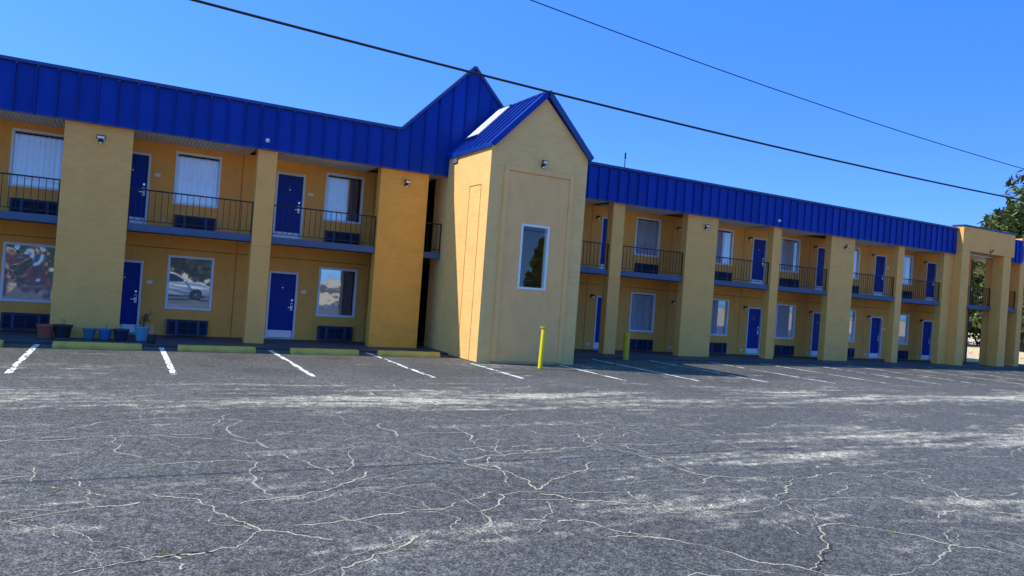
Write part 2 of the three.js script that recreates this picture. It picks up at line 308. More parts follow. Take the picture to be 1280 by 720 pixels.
  [[-2.7, 1.2, 6.2, 0.36], [-0.13, 1.2, 6.2, 0.36], [2.45, 1.2, 6.12, 0.36], [5.04, 1.2, 6.22, 0.37], [7.67, 1.2, 6.2, 0.40], [9.92, 3.3, 6.2, 0.38], [12.72, 3.35, 6.4, 0.42], [15.2, 1.3, 6.4, 0.44], [17.62, 1.3, 6.5, 0.46], [20.3, 1.3, 6.65, 0.44], [22.9, 1.3, 6.68, 0.44], [25.5, 1.3, 6.75, 0.45], [27.95, 1.3, 6.78, 0.45], [30.8, 1.3, 6.7, 0.46], [33.4, 1.3, 6.7, 0.46], [36, 1.3, 6.7, 0.46], [38.6, 1.3, 6.7, 0.46], [41.2, 1.3, 6.7, 0.46]]
    .forEach(([x, a, b, w], i) => line(x, a, x - 0.04 + 0.05 * hash(i, 2), b, w, i));
}

// ───────────────────────── the motel ─────────────────────────
const motel = tag(group('motel_building'), 'two storey tan motel with blue metal roof band, blue doors and balconies', 'building');
const ZW = -1.76, Y1 = WALK_Y, Y2 = 3.05, YS = 5.45, YT = 6.61;
const WIDE = [[-8.06, -6.53], [0, 1.51], [8.06, 9.59], [20.03, 21.56], [28.08, 29.61], [36.14, 37.6]];
const THIN = [[-3.5, -2.98], [4.55, 5.07], [16.59, 17.10], [24.58, 25.04], [32.64, 33.09]];
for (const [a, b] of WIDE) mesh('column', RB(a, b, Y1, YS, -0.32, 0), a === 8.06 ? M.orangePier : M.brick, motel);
for (const [a, b] of THIN) { mesh('column', RB(a, b, Y1, 2.74, -0.32, 0), M.pier, motel); mesh('column', RB(a, b, 2.742, YS, -0.32, 0), M.pier, motel); }

// openings of the front wall
const rooms = [];
for (const wx of [-9.3, -5.4, -1.24, 2.63, 6.89]) rooms.push({ win: [wx, wx + 1.18], door: [wx - 1.49, wx - 0.65], side: 'left' });
[17.37, 21.35, 25.30, 29.38, 33.50, 37.60].forEach((dx) => rooms.push({ win: [dx - (dx > 18 ? 2.36 : 99), dx - (dx > 18 ? 1.18 : 98)], door: [dx, dx + 0.84], side: 'right' }));
// left of the first right-wing door there is no window; the next one has it at 18.93
const DOOR = { lo: [Y1 + 0.03, 2.09], up: [Y2 + 0.03, 5.09] }, WIN = { lo: [0.83, 2.32], up: [3.81, 5.27] }, AC = { lo: [0.09, 0.51], up: [3.09, 3.48] };
const X0 = -12, X1 = 41.5;
function wallPiece(x0, x1, y0, y1, holes) {
  const s = new THREE.Shape([[x0, y0], [x1, y0], [x1, y1], [x0, y1]].map((p) => new THREE.Vector2(...p)));
  for (const [a, b, c, d] of holes) if (b > x0 && a < x1 && d > y0 && c < y1) s.holes.push(new THREE.Path([[a, c], [a, d], [b, d], [b, c]].map((p) => new THREE.Vector2(...p))));
  mesh('wall', new THREE.ExtrudeGeometry(s, { depth: 0.2, bevelEnabled: false }).translate(0, 0, ZW - 0.2), M.wall, motel);
}
const holesLo = [], holesUp = [];
for (const r of rooms) for (const [f, hs] of [['lo', holesLo], ['up', holesUp]]) {
  hs.push([r.door[0], r.door[1], DOOR[f][0], DOOR[f][1]]);
  if (r.win[0] > -50) { hs.push([r.win[0], r.win[1], WIN[f][0], WIN[f][1]]); hs.push([r.win[0] + 0.06, r.win[1] - 0.04, AC[f][0], AC[f][1]]); }
}
const joints = [X0, -3.75, 0.35, 4.42, 8.45, 9.64, 12.8, 16.9, 20.83, 24.80, 28.88, 33.0, 37.05, X1];
for (let i = 0; i + 1 < joints.length; i++) {
  const a = joints[i] + 0.012, b = joints[i + 1] - 0.012;
  if (joints[i] === 9.64) continue;                                   // open stairwell behind the tower
  wallPiece(a, b, 0.0, 2.515, holesLo); wallPiece(a, b, 2.53, Y2 - 0.1, []); wallPiece(a, b, Y2 - 0.095, YS + 0.05, holesUp);
}
mesh('wall_core', [B(X0, X1, 0, 5.5, ZW - 5.2, ZW - 5.0), B(X0 - 0.2, X0, 0, 5.6, ZW - 9, ZW - 0.02), B(X1, X1 + 0.15, 0, 6.4, ZW - 9, ZW - 0.005), B(X0, X1, 2.75, 3.0, ZW - 5, ZW - 0.2)], M.inside, motel);
for (const j of joints) mesh('joint_backing', B(j - 0.05, j + 0.05, 0.02, YS, ZW - 0.23, ZW - 0.05), M.wall, motel);
for (let i = 1; i + 1 < joints.length; i++) if (joints[i] !== 9.64) mesh('party_wall', B(joints[i] - 0.08, joints[i] + 0.08, 0, YS, ZW - 5, ZW - 0.24), M.inside, motel);
mesh('flat_roof', [B(X0 - 0.2, 43.4, YS + 0.12, 6.35, ZW - 9, 0.02)], M.concrete, motel);
mesh('rear_wall', [B(X0 - 0.2, X1 + 0.15, 0, 5.7, ZW - 9.2, ZW - 9)], M.pier, motel);

// doors
function door(x0, x1, [y0, y1], hingeLeft) {
  const d = group('door', motel), z = ZW;
  mesh('door_leaf', RB(x0 + 0.05, x1 - 0.05, y0, y1 - 0.05, z - 0.11, z - 0.06, 0.006), M.door, d);
  mesh('door_frame', [B(x0 - 0.015, x0 + 0.045, y0 - 0.02, y1 + 0.015, z - 0.15, z + 0.02), B(x1 - 0.045, x1 + 0.015, y0 - 0.02, y1 + 0.015, z - 0.15, z + 0.02), B(x0 + 0.045, x1 - 0.045, y1 - 0.045, y1 + 0.015, z - 0.15, z + 0.019)], M.doorFrame, d);
  mesh('kick_plate', RB(x0 + 0.055, x1 - 0.055, y0 + 0.015, y0 + 0.23, z - 0.062, z - 0.052, 0.003), M.white, d);
  mesh('threshold', B(x0 + 0.045, x1 - 0.045, y0 - 0.028, y0 - 0.004, z - 0.15, z + 0.03), M.steel, d);
  const hx = hingeLeft ? x1 - 0.12 : x0 + 0.12, hy = y0 + 0.94;
  mesh('lock_plate', RB(hx - 0.035, hx + 0.035, hy - 0.10, hy + 0.14, z - 0.066, z - 0.046, 0.008), M.white, d);
  mesh('keypad', B(hx - 0.022, hx + 0.022, hy + 0.05, hy + 0.12, z - 0.05, z - 0.042), M.black, d);
  const dirn = hingeLeft ? -1 : 1;
  mesh('handle', [new THREE.CylinderGeometry(0.016, 0.016, 0.06, 10).rotateX(Math.PI / 2).translate(hx, hy, z - 0.02), RB(Math.min(hx, hx + dirn * 0.12), Math.max(hx, hx + dirn * 0.12), hy - 0.012, hy + 0.012, z + 0.0, z + 0.016, 0.005)], M.steel, d);
  mesh('deadbolt', new THREE.CylinderGeometry(0.032, 0.035, 0.03, 14).rotateX(Math.PI / 2).translate(hx, hy + 0.22, z - 0.05), M.steel, d);
  mesh('peephole', new THREE.CylinderGeometry(0.016, 0.016, 0.02, 10).rotateX(Math.PI / 2).translate((x0 + x1) / 2, y0 + 1.53, z - 0.055), M.steel, d);
  mesh('number_badge', RB((x0 + x1) / 2 - 0.035, (x0 + x1) / 2 + 0.035, y0 + 1.60, y0 + 1.64, z - 0.062, z - 0.054, 0.003), M.acLight, d);
  return d;
}
// windows: frame, pane, curtains hung just behind the glass
function curtain(x0, x1, y0, y1, z, seed, mat, parent) {
  const n = Math.max(16, Math.round((x1 - x0) / 0.012)), m = 5, P = [], I = [];
  for (let j = 0; j <= m; j++) for (let i = 0; i <= n; i++) {
    const x = x0 + (x1 - x0) * i / n, s = x * 50 + 2.2 * fbm(x * 5, seed, 3, 3) * 3;
    P.push(x, y0 + (y1 - y0) * j / m, z + 0.034 * Math.sin(s) + 0.010 * Math.sin(s * 0.37 + seed + j * 0.12));
    if (i < n && j < m) { const o = j * (n + 1) + i; I.push(o, o + 1, o + n + 1, o + 1, o + n + 2, o + n + 1); }
  }
  const g = new THREE.BufferGeometry(); g.setAttribute('position', new THREE.Float32BufferAttribute(P, 3)); g.setIndex(I); g.computeVertexNormals();
  return mesh('curtain', g, mat, parent);
}
function filmSheet(x0, x1, y0, y1, z, amp, freq, seed, mat, parent, name) {
  const g = new THREE.PlaneGeometry(x1 - x0, y1 - y0, 64, 80).translate((x0 + x1) / 2, (y0 + y1) / 2, z), p = g.attributes.position;
  for (let i = 0; i < p.count; i++) p.setZ(i, z + amp * (fbm(p.getX(i) * freq, p.getY(i) * freq, seed, 3) - 0.5));
  g.computeVertexNormals(); return mesh(name, g, mat, parent);
}
function windowAt(x0, x1, [y0, y1], style, seed) {
  const w = group('window', motel), z = ZW, t = 0.045;
  mesh('window_frame', [B(x0 - 0.02, x0 + t, y0 - 0.02, y1 + 0.02, z - 0.09, z + 0.025), B(x1 - t, x1 + 0.02, y0 - 0.02, y1 + 0.02, z - 0.09, z + 0.025), B(x0 + t, x1 - t, y0 - 0.02, y0 + t, z - 0.09, z + 0.024), B(x0 + t, x1 - t, y1 - t, y1 + 0.02, z - 0.09, z + 0.024)], M.frame, w);
  const a = x0 + t, b = x1 - t, c = y0 + t, d = y1 - t;
  if (style === 'film' || style === 'foil') {
    filmSheet(a, b, c, d, z - 0.04, style === 'foil' ? 0.02 : 0.0012, style === 'foil' ? 1.7 : 1.2, seed, style === 'foil' ? M.filmWavy : M.film, w, 'mirror_film');
    return w;
  }
  if (style === 'half') {
    filmSheet(a, a + (b - a) * 0.68, c, d, z - 0.04, 0.003, 2.2, seed, M.filmHalf, w, 'mirror_film');
    mesh('pane', B(a + (b - a) * 0.68, b, c, d, z - 0.043, z - 0.037), M.coated, w); curtain(a + (b - a) * 0.6, b - 0.05, c, d, z - 0.14, seed, M.curtainDark, w); return w;
  }
  mesh('pane', B(a, b, c, d, z - 0.043, z - 0.037), M.coated, w);
  const L = b - a;
  if (style === 'white') curtain(a - 0.02, b + 0.02, c - 0.03, d - 0.045, z - 0.105, seed, M.curtain, w);
  if (style === 'white_dark') { curtain(a - 0.02, a + L * 0.68, c - 0.03, d - 0.045, z - 0.105, seed, M.curtain, w); curtain(a + L * 0.66, b - 0.07, c - 0.03, d - 0.045, z - 0.16, seed + 3, M.curtainDark, w); }
  if (style === 'grey') curtain(a - 0.02, b - 0.04, c - 0.03, d - 0.03, z - 0.105, seed, M.curtainGrey, w);
  if (style === 'grey_white') { curtain(a - 0.02, a + L * 0.7, c - 0.03, d - 0.05, z - 0.105, seed, M.curtainGrey, w); curtain(a + L * 0.68, b - 0.02, c - 0.03, d - 0.06, z - 0.095, seed, M.curtain, w); }
  if (style === 'blind') mesh('roller_blind', B(a + 0.01, b - 0.01, c, c + (d - c) * 0.66, z - 0.12, z - 0.115), M.curtain, w);
  mesh('curtain_rail', B(a, b, d - 0.05, d - 0.01, z - 0.21, z - 0.155), M.black, w);
  return w;
}
function acUnit(x0, x1, [y0, y1]) {
  const u = group('air_conditioner', motel), z = ZW + 0.13, w = x1 - x0, h = y1 - y0;
  mesh('casing', [RB(x0, x1, y0, y1, ZW - 0.19, z - 0.03, 0.008), B(x0 - 0.01, x1 + 0.01, y1 - 0.035, y1 + 0.008, ZW - 0.05, z), B(x0 - 0.01, x1 + 0.01, y0, y0 + 0.03, ZW - 0.05, z), B(x0 - 0.01, x0 + 0.05, y0 + 0.03, y1 - 0.035, ZW - 0.05, z), B(x1 - 0.05, x1 + 0.01, y0 + 0.03, y1 - 0.035, ZW - 0.05, z)], M.ac, u);
  for (const f of [0.23, 0.77]) mesh('mullion', B(x0 + w * f - 0.035, x0 + w * f + 0.035, y0 + 0.03, y1 - 0.035, z - 0.05, z - 0.003), M.acLight, u);
  mesh('mullion', B(x0 + w * 0.5 - 0.012, x0 + w * 0.5 + 0.012, y0 + 0.03, y1 - 0.035, z - 0.05, z - 0.006), M.ac, u);
  for (let k = 1; k < 9; k++) mesh('louvre', new THREE.BoxGeometry(w - 0.1, 0.012, 0.034).rotateX(0.6).translate((x0 + x1) / 2, y0 + 0.03 + (h - 0.065) * k / 9, z - 0.03), k === 4 ? M.ac : M.acDark, u);
  return u;
}
rooms.forEach((r, i) => {
  for (const f of ['lo', 'up']) {
    door(r.door[0], r.door[1], DOOR[f], true);
    if (r.win[0] < -50) continue;
    let style = f === 'up' ? 'white' : 'film';
    if (i === 4) style = f === 'up' ? 'white_dark' : 'half';
    if (i === 2 && f === 'lo') style = 'foil';
    if (r.side === 'right') style = f === 'up' ? ['', '', '', '', '', '', 'grey', 'grey_white', 'grey', 'white', 'grey_white'][i] || 'grey' : ['', '', '', '', '', '', 'grey', 'grey', 'grey', 'blind', 'grey'][i] || 'grey';
    windowAt(r.win[0], r.win[1], WIN[f], style, i * 7 + (f === 'up' ? 3 : 0));
    acUnit(r.win[0] + 0.07, r.win[1] - 0.05, AC[f]);
  }
  // room number plate beside each door
  for (const y of [1.535, 4.54]) { const px = r.side === 'left' ? r.door[1] + 0.2 : r.door[1] + 0.16; const p = mesh('room_plate', RB(px - 0.07, px + 0.07, y - 0.045, y + 0.045, ZW - 0.004, ZW + 0.012, 0.004), M.white, motel); mesh('plate_border', B(px - 0.045, px + 0.045, y - 0.012, y + 0.014, ZW + 0.010, ZW + 0.0135), M.doorFrame, p); }
  mesh('outlet_box', RB(r.door[0] - 0.32, r.door[0] - 0.2, 0.2, 0.29, ZW - 0.004, ZW + 0.02, 0.004), M.doorFrame, motel);
});

// balcony slabs, soffits and railings, bay by bay
const edges = [...WIDE, ...THIN, [10.18, 13.30]].sort((p, q) => p[0] - q[0]);
mesh('balcony_deck', B(X0, 43, Y2 - 0.16, Y2 - 0.003, ZW + 0.003, -0.33), M.slab, motel);
for (let i = 0; i + 1 < edges.length; i++) {
  const a = edges[i][1], b = edges[i + 1][0]; if (b - a < 0.2) continue;
  const za = -0.06;
  mesh('slab_edge', RB(a + 0.003, b - 0.003, Y2 - 0.19, Y2, -0.329, za, 0.01), M.slab, motel);
  railing(a, b, -0.14);
  const s = [B(a, b, YS + 0.03, YS + 0.06, ZW, 0.05)];
  for (let x = a + 0.03; x < b - 0.06; x += 0.1) s.push(B(x, x + 0.075, YS + 0.004, YS + 0.032, ZW + 0.002, 0.04));
  mesh('soffit', s, M.soffit, motel);
}
function railing(a, b, z) {
  const r = group('railing', motel);
  mesh('top_rail', RB(a + 0.004, b - 0.004, 3.925, 3.96, z - 0.02, z + 0.02, 0.006), M.black, r);
  mesh('bottom_rail', B(a + 0.004, b - 0.004, 3.13, 3.15, z - 0.012, z + 0.012), M.black, r);
  const n = Math.max(2, Math.round((b - a) / 0.152)), g = new THREE.BoxGeometry(0.014, 0.775, 0.014);
  for (let k = 1; k < n; k++) { const m = new THREE.Mesh(g, M.black); m.name = 'baluster'; m.castShadow = m.receiveShadow = true; m.position.set(a + (b - a) * k / n, 3.5375, z); r.add(m); }
  for (const x of [a + 0.02, b - 0.02]) mesh('rail_post', B(x - 0.016, x + 0.016, Y2 + 0.001, 3.925, z - 0.016, z + 0.016), M.black, r);
  return r;
}

// blue standing seam band, with the gable that rises behind the tower
const GA = [10.80, 8.94], GL = 8.54, GR = 13.06;
const topY = (x) => (x > GL && x < GR ? YT + (x < GA[0] ? (x - GL) / (GA[0] - GL) : (GR - x) / (GR - GA[0])) * (GA[1] - YT) : YT);
const fascia = group('roof_band', motel);
const seams = []; for (let x = -12.3; x < 36.8; x += 0.432) seams.push(x); seams.push(36.84);
for (let i = 0; i + 1 < seams.length; i++) {
  const sx = seams[i], a = sx + 0.034, b = seams[i + 1] - 0.006, y0 = 5.43;
  const br = [GL, GA[0], GR].filter((x) => x > a && x < b).reverse();
  const pts = [[a, y0], [b, y0], [b, topY(b)], ...br.map((x) => [x, topY(x)]), [a, topY(a)]].map((p) => new THREE.Vector2(...p));
  const g1 = new THREE.ExtrudeGeometry(new THREE.Shape(pts), { depth: 0.02, bevelEnabled: false }).translate(0, 0, 0.10 + 0.004 * hash(i, 7));
  const g2 = B(sx - 0.012, sx + 0.014, y0 - 0.004, topY(sx) - 0.05, 0.095, 0.172);
  mesh('roof_panel', [g1, g2], hash(i, 3) < 0.5 ? M.roof : M.roofB, fascia);
}
{ // dark sheathing that shows in the joints
  const sh = new THREE.Shape([[-12.3, 5.44], [36.8, 5.44], [36.8, YT - 0.03], [GR, YT - 0.03], [GA[0], GA[1] - 0.03], [GL, YT - 0.03], [-12.3, YT - 0.03]].map((p) => new THREE.Vector2(...p)));
  mesh('sheathing', new THREE.ExtrudeGeometry(sh, { depth: 0.012, bevelEnabled: false }).translate(0, 0, 0.08), M.cap, fascia);
}
{ // capping along the top edge, and a drip edge below
  const run = (x0, y0, x1, y1) => { const L = Math.hypot(x1 - x0, y1 - y0); return new RoundedBoxGeometry(L, 0.085, 0.17, 1, 0.01).rotateZ(Math.atan2(y1 - y0, x1 - x0)).translate((x0 + x1) / 2, (y0 + y1) / 2 + 0.02, 0.115); };
  for (const s of [[-12.3, YT, GL, YT], [GL, YT, GA[0], GA[1]], [GA[0], GA[1], GR, YT], [GR, YT, 36.84, YT]]) mesh('roof_capping', run(...s), M.cap, fascia);
  mesh('drip_edge', B(-12.3, 10.17, 5.405, 5.44, 0.06, 0.125), M.cap, fascia); mesh('drip_edge', B(13.31, 36.84, 5.405, 5.44, 0.06, 0.125), M.cap, fascia);
  // gable body and its two slopes going back over the flat roof
  const gs = new THREE.Shape([[GL, 6.3], [GR, 6.3], [GR, YT - 0.05], [GA[0], GA[1] - 0.05], [GL, YT - 0.05]].map((p) => new THREE.Vector2(...p)));
  mesh('gable_roof', new THREE.ExtrudeGeometry(gs, { depth: 0.15, bevelEnabled: false }).translate(0, 0, -0.085), M.roofB, motel);
}

// the gabled stair tower
const tower = group('stair_tower', motel);
{
  const TX0 = 10.18, TX1 = 13.30, TZ = 3.12, EY = 6.05, AX = 11.72, AY = 7.60;
  const V = (L) => L.map((p) => new THREE.Vector2(...p));
  const front = new THREE.Shape(V([[TX0, 0], [TX1, 0], [TX1, EY], [AX, AY], [TX0, EY]]));
  front.holes.push(new THREE.Path(V([[11.24, 2.13], [11.24, 3.92], [12.12, 3.92], [12.12, 2.13]])));
  mesh('front_wall', new THREE.ExtrudeGeometry(front, { depth: 0.2, bevelEnabled: false }).translate(0, 0, TZ - 0.2), M.tower, tower);
  mesh('side_wall', B(TX0, TX0 + 0.2, 0, EY - 0.02, -0.9, TZ - 0.2), M.tower, tower);
  mesh('side_wall', B(TX1 - 0.2, TX1, 0, EY - 0.02, -0.9, TZ - 0.2), M.tower, tower);
  mesh('back_wall', B(TX0 + 0.2, TX1 - 0.2, 0, EY, -0.9, -0.75), M.inside, tower);
  mesh('stair_ceiling', B(TX0 + 0.2, TX1 - 0.2, 5.55, 5.65, -0.75, TZ - 0.2), M.inside, tower);
  mesh('stair_landing', B(TX0 + 0.2, TX1 - 0.2, 2.2, 2.4, -0.7, 1.6), M.inside, tower);
  // raised smooth panel with its moulding
  const pnl = new THREE.Shape(V([[10.72, 0.06], [12.70, 0.06], [12.70, 5.36], [10.72, 5.36]]));
  pnl.holes.push(new THREE.Path(V([[11.24, 2.13], [11.24, 3.92], [12.12, 3.92], [12.12, 2.13]])));
  mesh('front_panel', new THREE.ExtrudeGeometry(pnl, { depth: 0.03, bevelEnabled: false }).translate(0, 0, TZ + 0.001), M.panel, tower);
  mesh('panel_moulding', RB(10.57, 10.715, 0.05, 5.52, TZ - 0.01, TZ + 0.065), M.trim, tower);
  mesh('panel_moulding', RB(12.705, 12.85, 0.05, 5.52, TZ - 0.01, TZ + 0.065), M.trim, tower);
  mesh('panel_moulding', RB(10.717, 12.703, 5.365, 5.52, TZ - 0.01, TZ + 0.064), M.trim, tower);
  for (const [a, b] of [[TX0 + 0.02, 10.56], [12.86, TX1 - 0.02]]) mesh('string_course', B(a, b, 5.14, 5.155, TZ - 0.01, TZ + 0.006), M.trim, tower);
  // side panel on the left wall
  for (const [a, c, y0, y1] of [[0.18, 1.825, 0.02, 5.98], [1.865, 2.58, 0.02, 4.93], [2.62, TZ - 0.002, 0.02, 5.98], [1.826, 2.619, 4.96, 5.98]]) mesh('side_panel', B(TX0 - 0.035, TX0 + 0.01, y0, y1, a, c), M.tower, tower);
  // window
  mesh('window_frame', [B(11.22, 11.28, 2.11, 3.94, TZ - 0.1, TZ + 0.05), B(12.08, 12.14, 2.11, 3.94, TZ - 0.1, TZ + 0.05), B(11.28, 12.08, 2.11, 2.17, TZ - 0.1, TZ + 0.049), B(11.28, 12.08, 3.88, 3.94, TZ - 0.1, TZ + 0.049)], M.frame, tower);
  mesh('pane', B(11.28, 12.08, 2.17, 3.88, TZ - 0.03, TZ - 0.024), M.glass, tower);
  mesh('vent', [B(TX0 - 0.06, TX0 + 0.02, 5.76, 5.95, 0.52, 0.86)], M.acDark, tower);
  for (let k = 0; k < 4; k++) mesh('vent_slat', new THREE.BoxGeometry(0.03, 0.012, 0.33).rotateZ(0.5).translate(TX0 - 0.07, 5.785 + k * 0.045, 0.69), M.doorFrame, tower);
  // standing seam roof: each sheet a part
  const Ls = Math.hypot(AX - TX0 + 0.1, AY - EY + 0.1);
  for (const side of [-1, 1]) {
    const ex = side < 0 ? TX0 - 0.09 : TX1 + 0.05, ey = EY - 0.06, L = Math.hypot(AX - ex, AY + 0.08 - ey), ang = Math.atan2(AY + 0.08 - ey, AX - ex);
    const n = 8, z0 = 0.16, z1 = TZ + 0.1, w = (z1 - z0) / n;
    for (let k = 0; k < n; k++) {
      const za = z0 + k * w, skylight = side < 0 && (k === 1 || k === 2);
      const g = [new THREE.BoxGeometry(L, 0.03, w - 0.006).translate(L / 2, 0, za + w / 2), new THREE.BoxGeometry(L, 0.055, 0.028).translate(L / 2, 0.035, za + 0.014)];
      const mm = mesh('roof_panel', g.map((q) => q.rotateZ(ang).translate(ex, ey + 0.03, 0)), M.roofTower, tower);
      void mm; void skylight;
    }
    // rake board at the gable end and eaves trim
    mesh('rake_board', [new THREE.BoxGeometry(L, 0.15, 0.04).translate(L / 2, -0.03, z1 + 0.02).rotateZ(ang).translate(ex, ey + 0.03, 0)], side < 0 ? M.roof : M.cap, tower);
    mesh('eaves_trim', new THREE.BoxGeometry(0.04, 0.12, z1 - z0).translate(0, -0.01, (z0 + z1) / 2).translate(ex, ey + 0.02, 0), M.roofTower, tower);
    if (side < 0) {
      const sk = std(lin(0.80, 0.81, 0.80), 0.35);
      mesh('skylight', [new RoundedBoxGeometry(L * 0.62, 0.05, 0.80, 1, 0.015).translate(L * 0.62, 0.085, 0.86).rotateZ(ang).translate(ex, ey + 0.03, 0)], sk, tower);
      for (const f of [0.295, 0.945]) mesh('skylight_flashing', [new THREE.BoxGeometry(0.06, 0.09, 0.86).translate(L * f, 0.075, 0.86).rotateZ(ang).translate(ex, ey + 0.03, 0)], M.cap, tower);
    }
  }
  mesh('ridge_cap', RB(AX - 0.07, AX + 0.07, AY + 0.085, AY + 0.15, 0.16, TZ + 0.15, 0.02), M.roofTower, tower);
}

// porch at the far end, open to the field behind
{
  const PZ = 0.42;
  mesh('porch_pier', RB(36.85, 37.50, Y1 - 0.02, 5.60, 0.005, PZ), M.pier, motel);
  mesh('porch_pier', RB(40.42, 41.08, Y1 - 0.02, 5.60, -0.12, PZ), M.pier, motel);
  mesh('porch_pier', RB(40.50, 41.0, Y1, YS + 0.03, -0.5, -0.125), M.pier, motel);
  mesh('porch_pier', RB(42.75, 43.2, Y1 - 0.02, 6.74, -0.75, 0.02), M.pier, motel);
  mesh('porch_parapet', RB(36.85, 41.32, 5.603, 6.76, -0.1, PZ), M.pier, motel);
  mesh('porch_coping', RB(36.80, 41.36, 6.765, 6.83, -0.15, PZ + 0.05), M.cap, motel);
  mesh('porch_ceiling', B(36.9, 43.2, YS + 0.06, YS + 0.11, ZW, -0.11), M.soffit, motel);
  mesh('slab_edge', RB(37.62, 42.74, Y2 - 0.19, Y2, -0.329, -0.06, 0.01), M.slab, motel);
  railing(37.61, 40.41, -0.14); railing(41.02, 42.74, -0.14); railing(41.66, 42.74, ZW + 0.05);
  for (let x = 41.33; x < 42.7; x += 0.36) mesh('roof_panel', [B(x, Math.min(x + 0.352, 42.74), 5.43, 6.62, 0.08, 0.10), B(x, x + 0.025, 5.43, 6.62, 0.10, 0.14)], M.roof, fascia);
}

// ───────────────────────── things on the car park and walkway ─────────────────────────
const roughYellow = std(lin(0.95, 0.60, 0.10), 0.75, { map: mottle(83, 0.72, 1.02), bumpMap: stuccoBump, bumpScale: 0.004 });
{
  const s = new THREE.Shape([[-0.095, 0], [0.095, 0], [0.09, 0.055], [0.062, 0.125], [-0.062, 0.125], [-0.09, 0.055]].map((p) => new THREE.Vector2(...p)));
  const g = new THREE.ExtrudeGeometry(s, { depth: 1.76, bevelEnabled: true, bevelSize: 0.01, bevelThickness: 0.015, bevelSegments: 1, steps: 12 }).translate(0, 0, -0.88).rotateY(Math.PI / 2).translate(0, 0.006, 0);
  const p = g.attributes.position; for (let i = 0; i < p.count; i++) if (p.getY(i) > 0.03) { p.setZ(i, p.getZ(i) + 0.012 * (vnoise(p.getX(i) * 9, p.getY(i) * 20, 2) - 0.5)); p.setY(i, p.getY(i) + 0.008 * (vnoise(p.getX(i) * 7, p.getZ(i) * 9, 6) - 0.5)); }
  g.computeVertexNormals();
  const where = ['left of the bay facing the wavy mirrored window', 'behind the row of flower pots', 'facing the window that mirrors a white car', 'facing the blue door between two columns', 'beside the gabled tower'];
  [[-1.6, 1.84, 0.0], [1.11, 1.83, -0.03], [3.67, 1.84, 0.02], [6.32, 1.85, 0.01], [8.66, 1.87, -0.02]].forEach(([x, z, a], i) => {
    const o = tag(group('wheel_stop', scene, [x, 0, z]), 'yellow concrete wheel stop ' + where[i], 'wheel stop', 'yellow wheel stops along the walkway');
    o.rotation.y = a; mesh('concrete_bar', g, roughYellow, o);
    for (const u of [-0.62, 0.62]) mesh('anchor_pin', new THREE.CylinderGeometry(0.014, 0.014, 0.02, 8).translate(u, 0.137, 0), M.steel, o);
  });
}
function bollard(x, y, z, h, r, lean, label, cap) {
  const o = tag(group('bollard', scene, [x, y, z]), label, 'bollard'); o.rotation.z = lean;
  mesh('pipe', new THREE.LatheGeometry([[0, 0], [r * 1.02, 0], [r * 1.02, 0.02], [r, 0.03], [r, h - 0.02], [r * 0.9, h - 0.004], [0, h]].map((p) => new THREE.Vector2(...p)), 24), cap ? std(lin(0.80, 0.66, 0.01), 0.45) : std(lin(0.95, 0.58, 0.03), 0.6, { map: mottle(29, 0.75, 1) }), o);
  if (cap) mesh('cap_plate', new THREE.CylinderGeometry(r * 1.85, r * 1.85, 0.018, 24).rotateZ(-0.06).translate(0.01, h + 0.006, 0), M.yellow, o);
  return o;
}
bollard(11.52, 0, 4.22, 1.11, 0.062, -0.03, 'slim bright yellow bollard with a flat cap plate in front of the tower', true);
bollard(16.60, 0, 1.28, 0.93, 0.105, 0, 'stout dull yellow bollard beside the narrow column right of the tower', false);

// flower pots along the wide column
function pot(x, z, rTop, rBot, h, mat, label, rim, saucer) {
  const o = tag(group('flower_pot', scene, [x, WALK_Y, z]), label, 'flower pot');
  const pts = [[0, 0.004], [rBot, 0.004], [rBot * 1.01, 0.02], [rTop * 0.95, h - rim], [rTop * 1.03, h - rim + 0.004], [rTop * 1.05, h], [rTop * 0.97, h + 0.002], [rTop * 0.92, h - 0.05], [0, h - 0.055]].map((p) => new THREE.Vector2(...p));
  mesh('pot', new THREE.LatheGeometry(pts, 28), mat, o);
  mesh('soil', new THREE.CylinderGeometry(rTop * 0.91, rTop * 0.9, 0.02, 20).translate(0, h - 0.045, 0), std(lin(0.03, 0.022, 0.015), 0.95), o);
  if (saucer) mesh('saucer', new THREE.LatheGeometry([[0, 0.001], [rBot * 1.12, 0.001], [rBot * 1.28, 0.03], [rBot * 1.2, 0.032], [rBot * 1.02, 0.012]].map((p) => new THREE.Vector2(...p)), 24), saucer, o);
  return o;
}
const leafMat = std(lin(0.03, 0.06, 0.02), 0.6, { side: THREE.DoubleSide }), stemMat = std(lin(0.06, 0.07, 0.03), 0.8);
function leafGeo(l, w) { const g = new THREE.PlaneGeometry(l, w, 5, 2).rotateX(-Math.PI / 2).translate(l / 2, 0, 0), p = g.attributes.position; for (let i = 0; i < p.count; i++) { const u = clamp(p.getX(i) / l), s = Math.sin(Math.PI * Math.pow(u, 0.8)); p.setZ(i, p.getZ(i) * Math.max(0.04, s)); p.setY(i, 0.05 * l * Math.abs(p.getZ(i)) / w * 4 - 0.35 * l * u * u); } g.computeVertexNormals(); return g; }
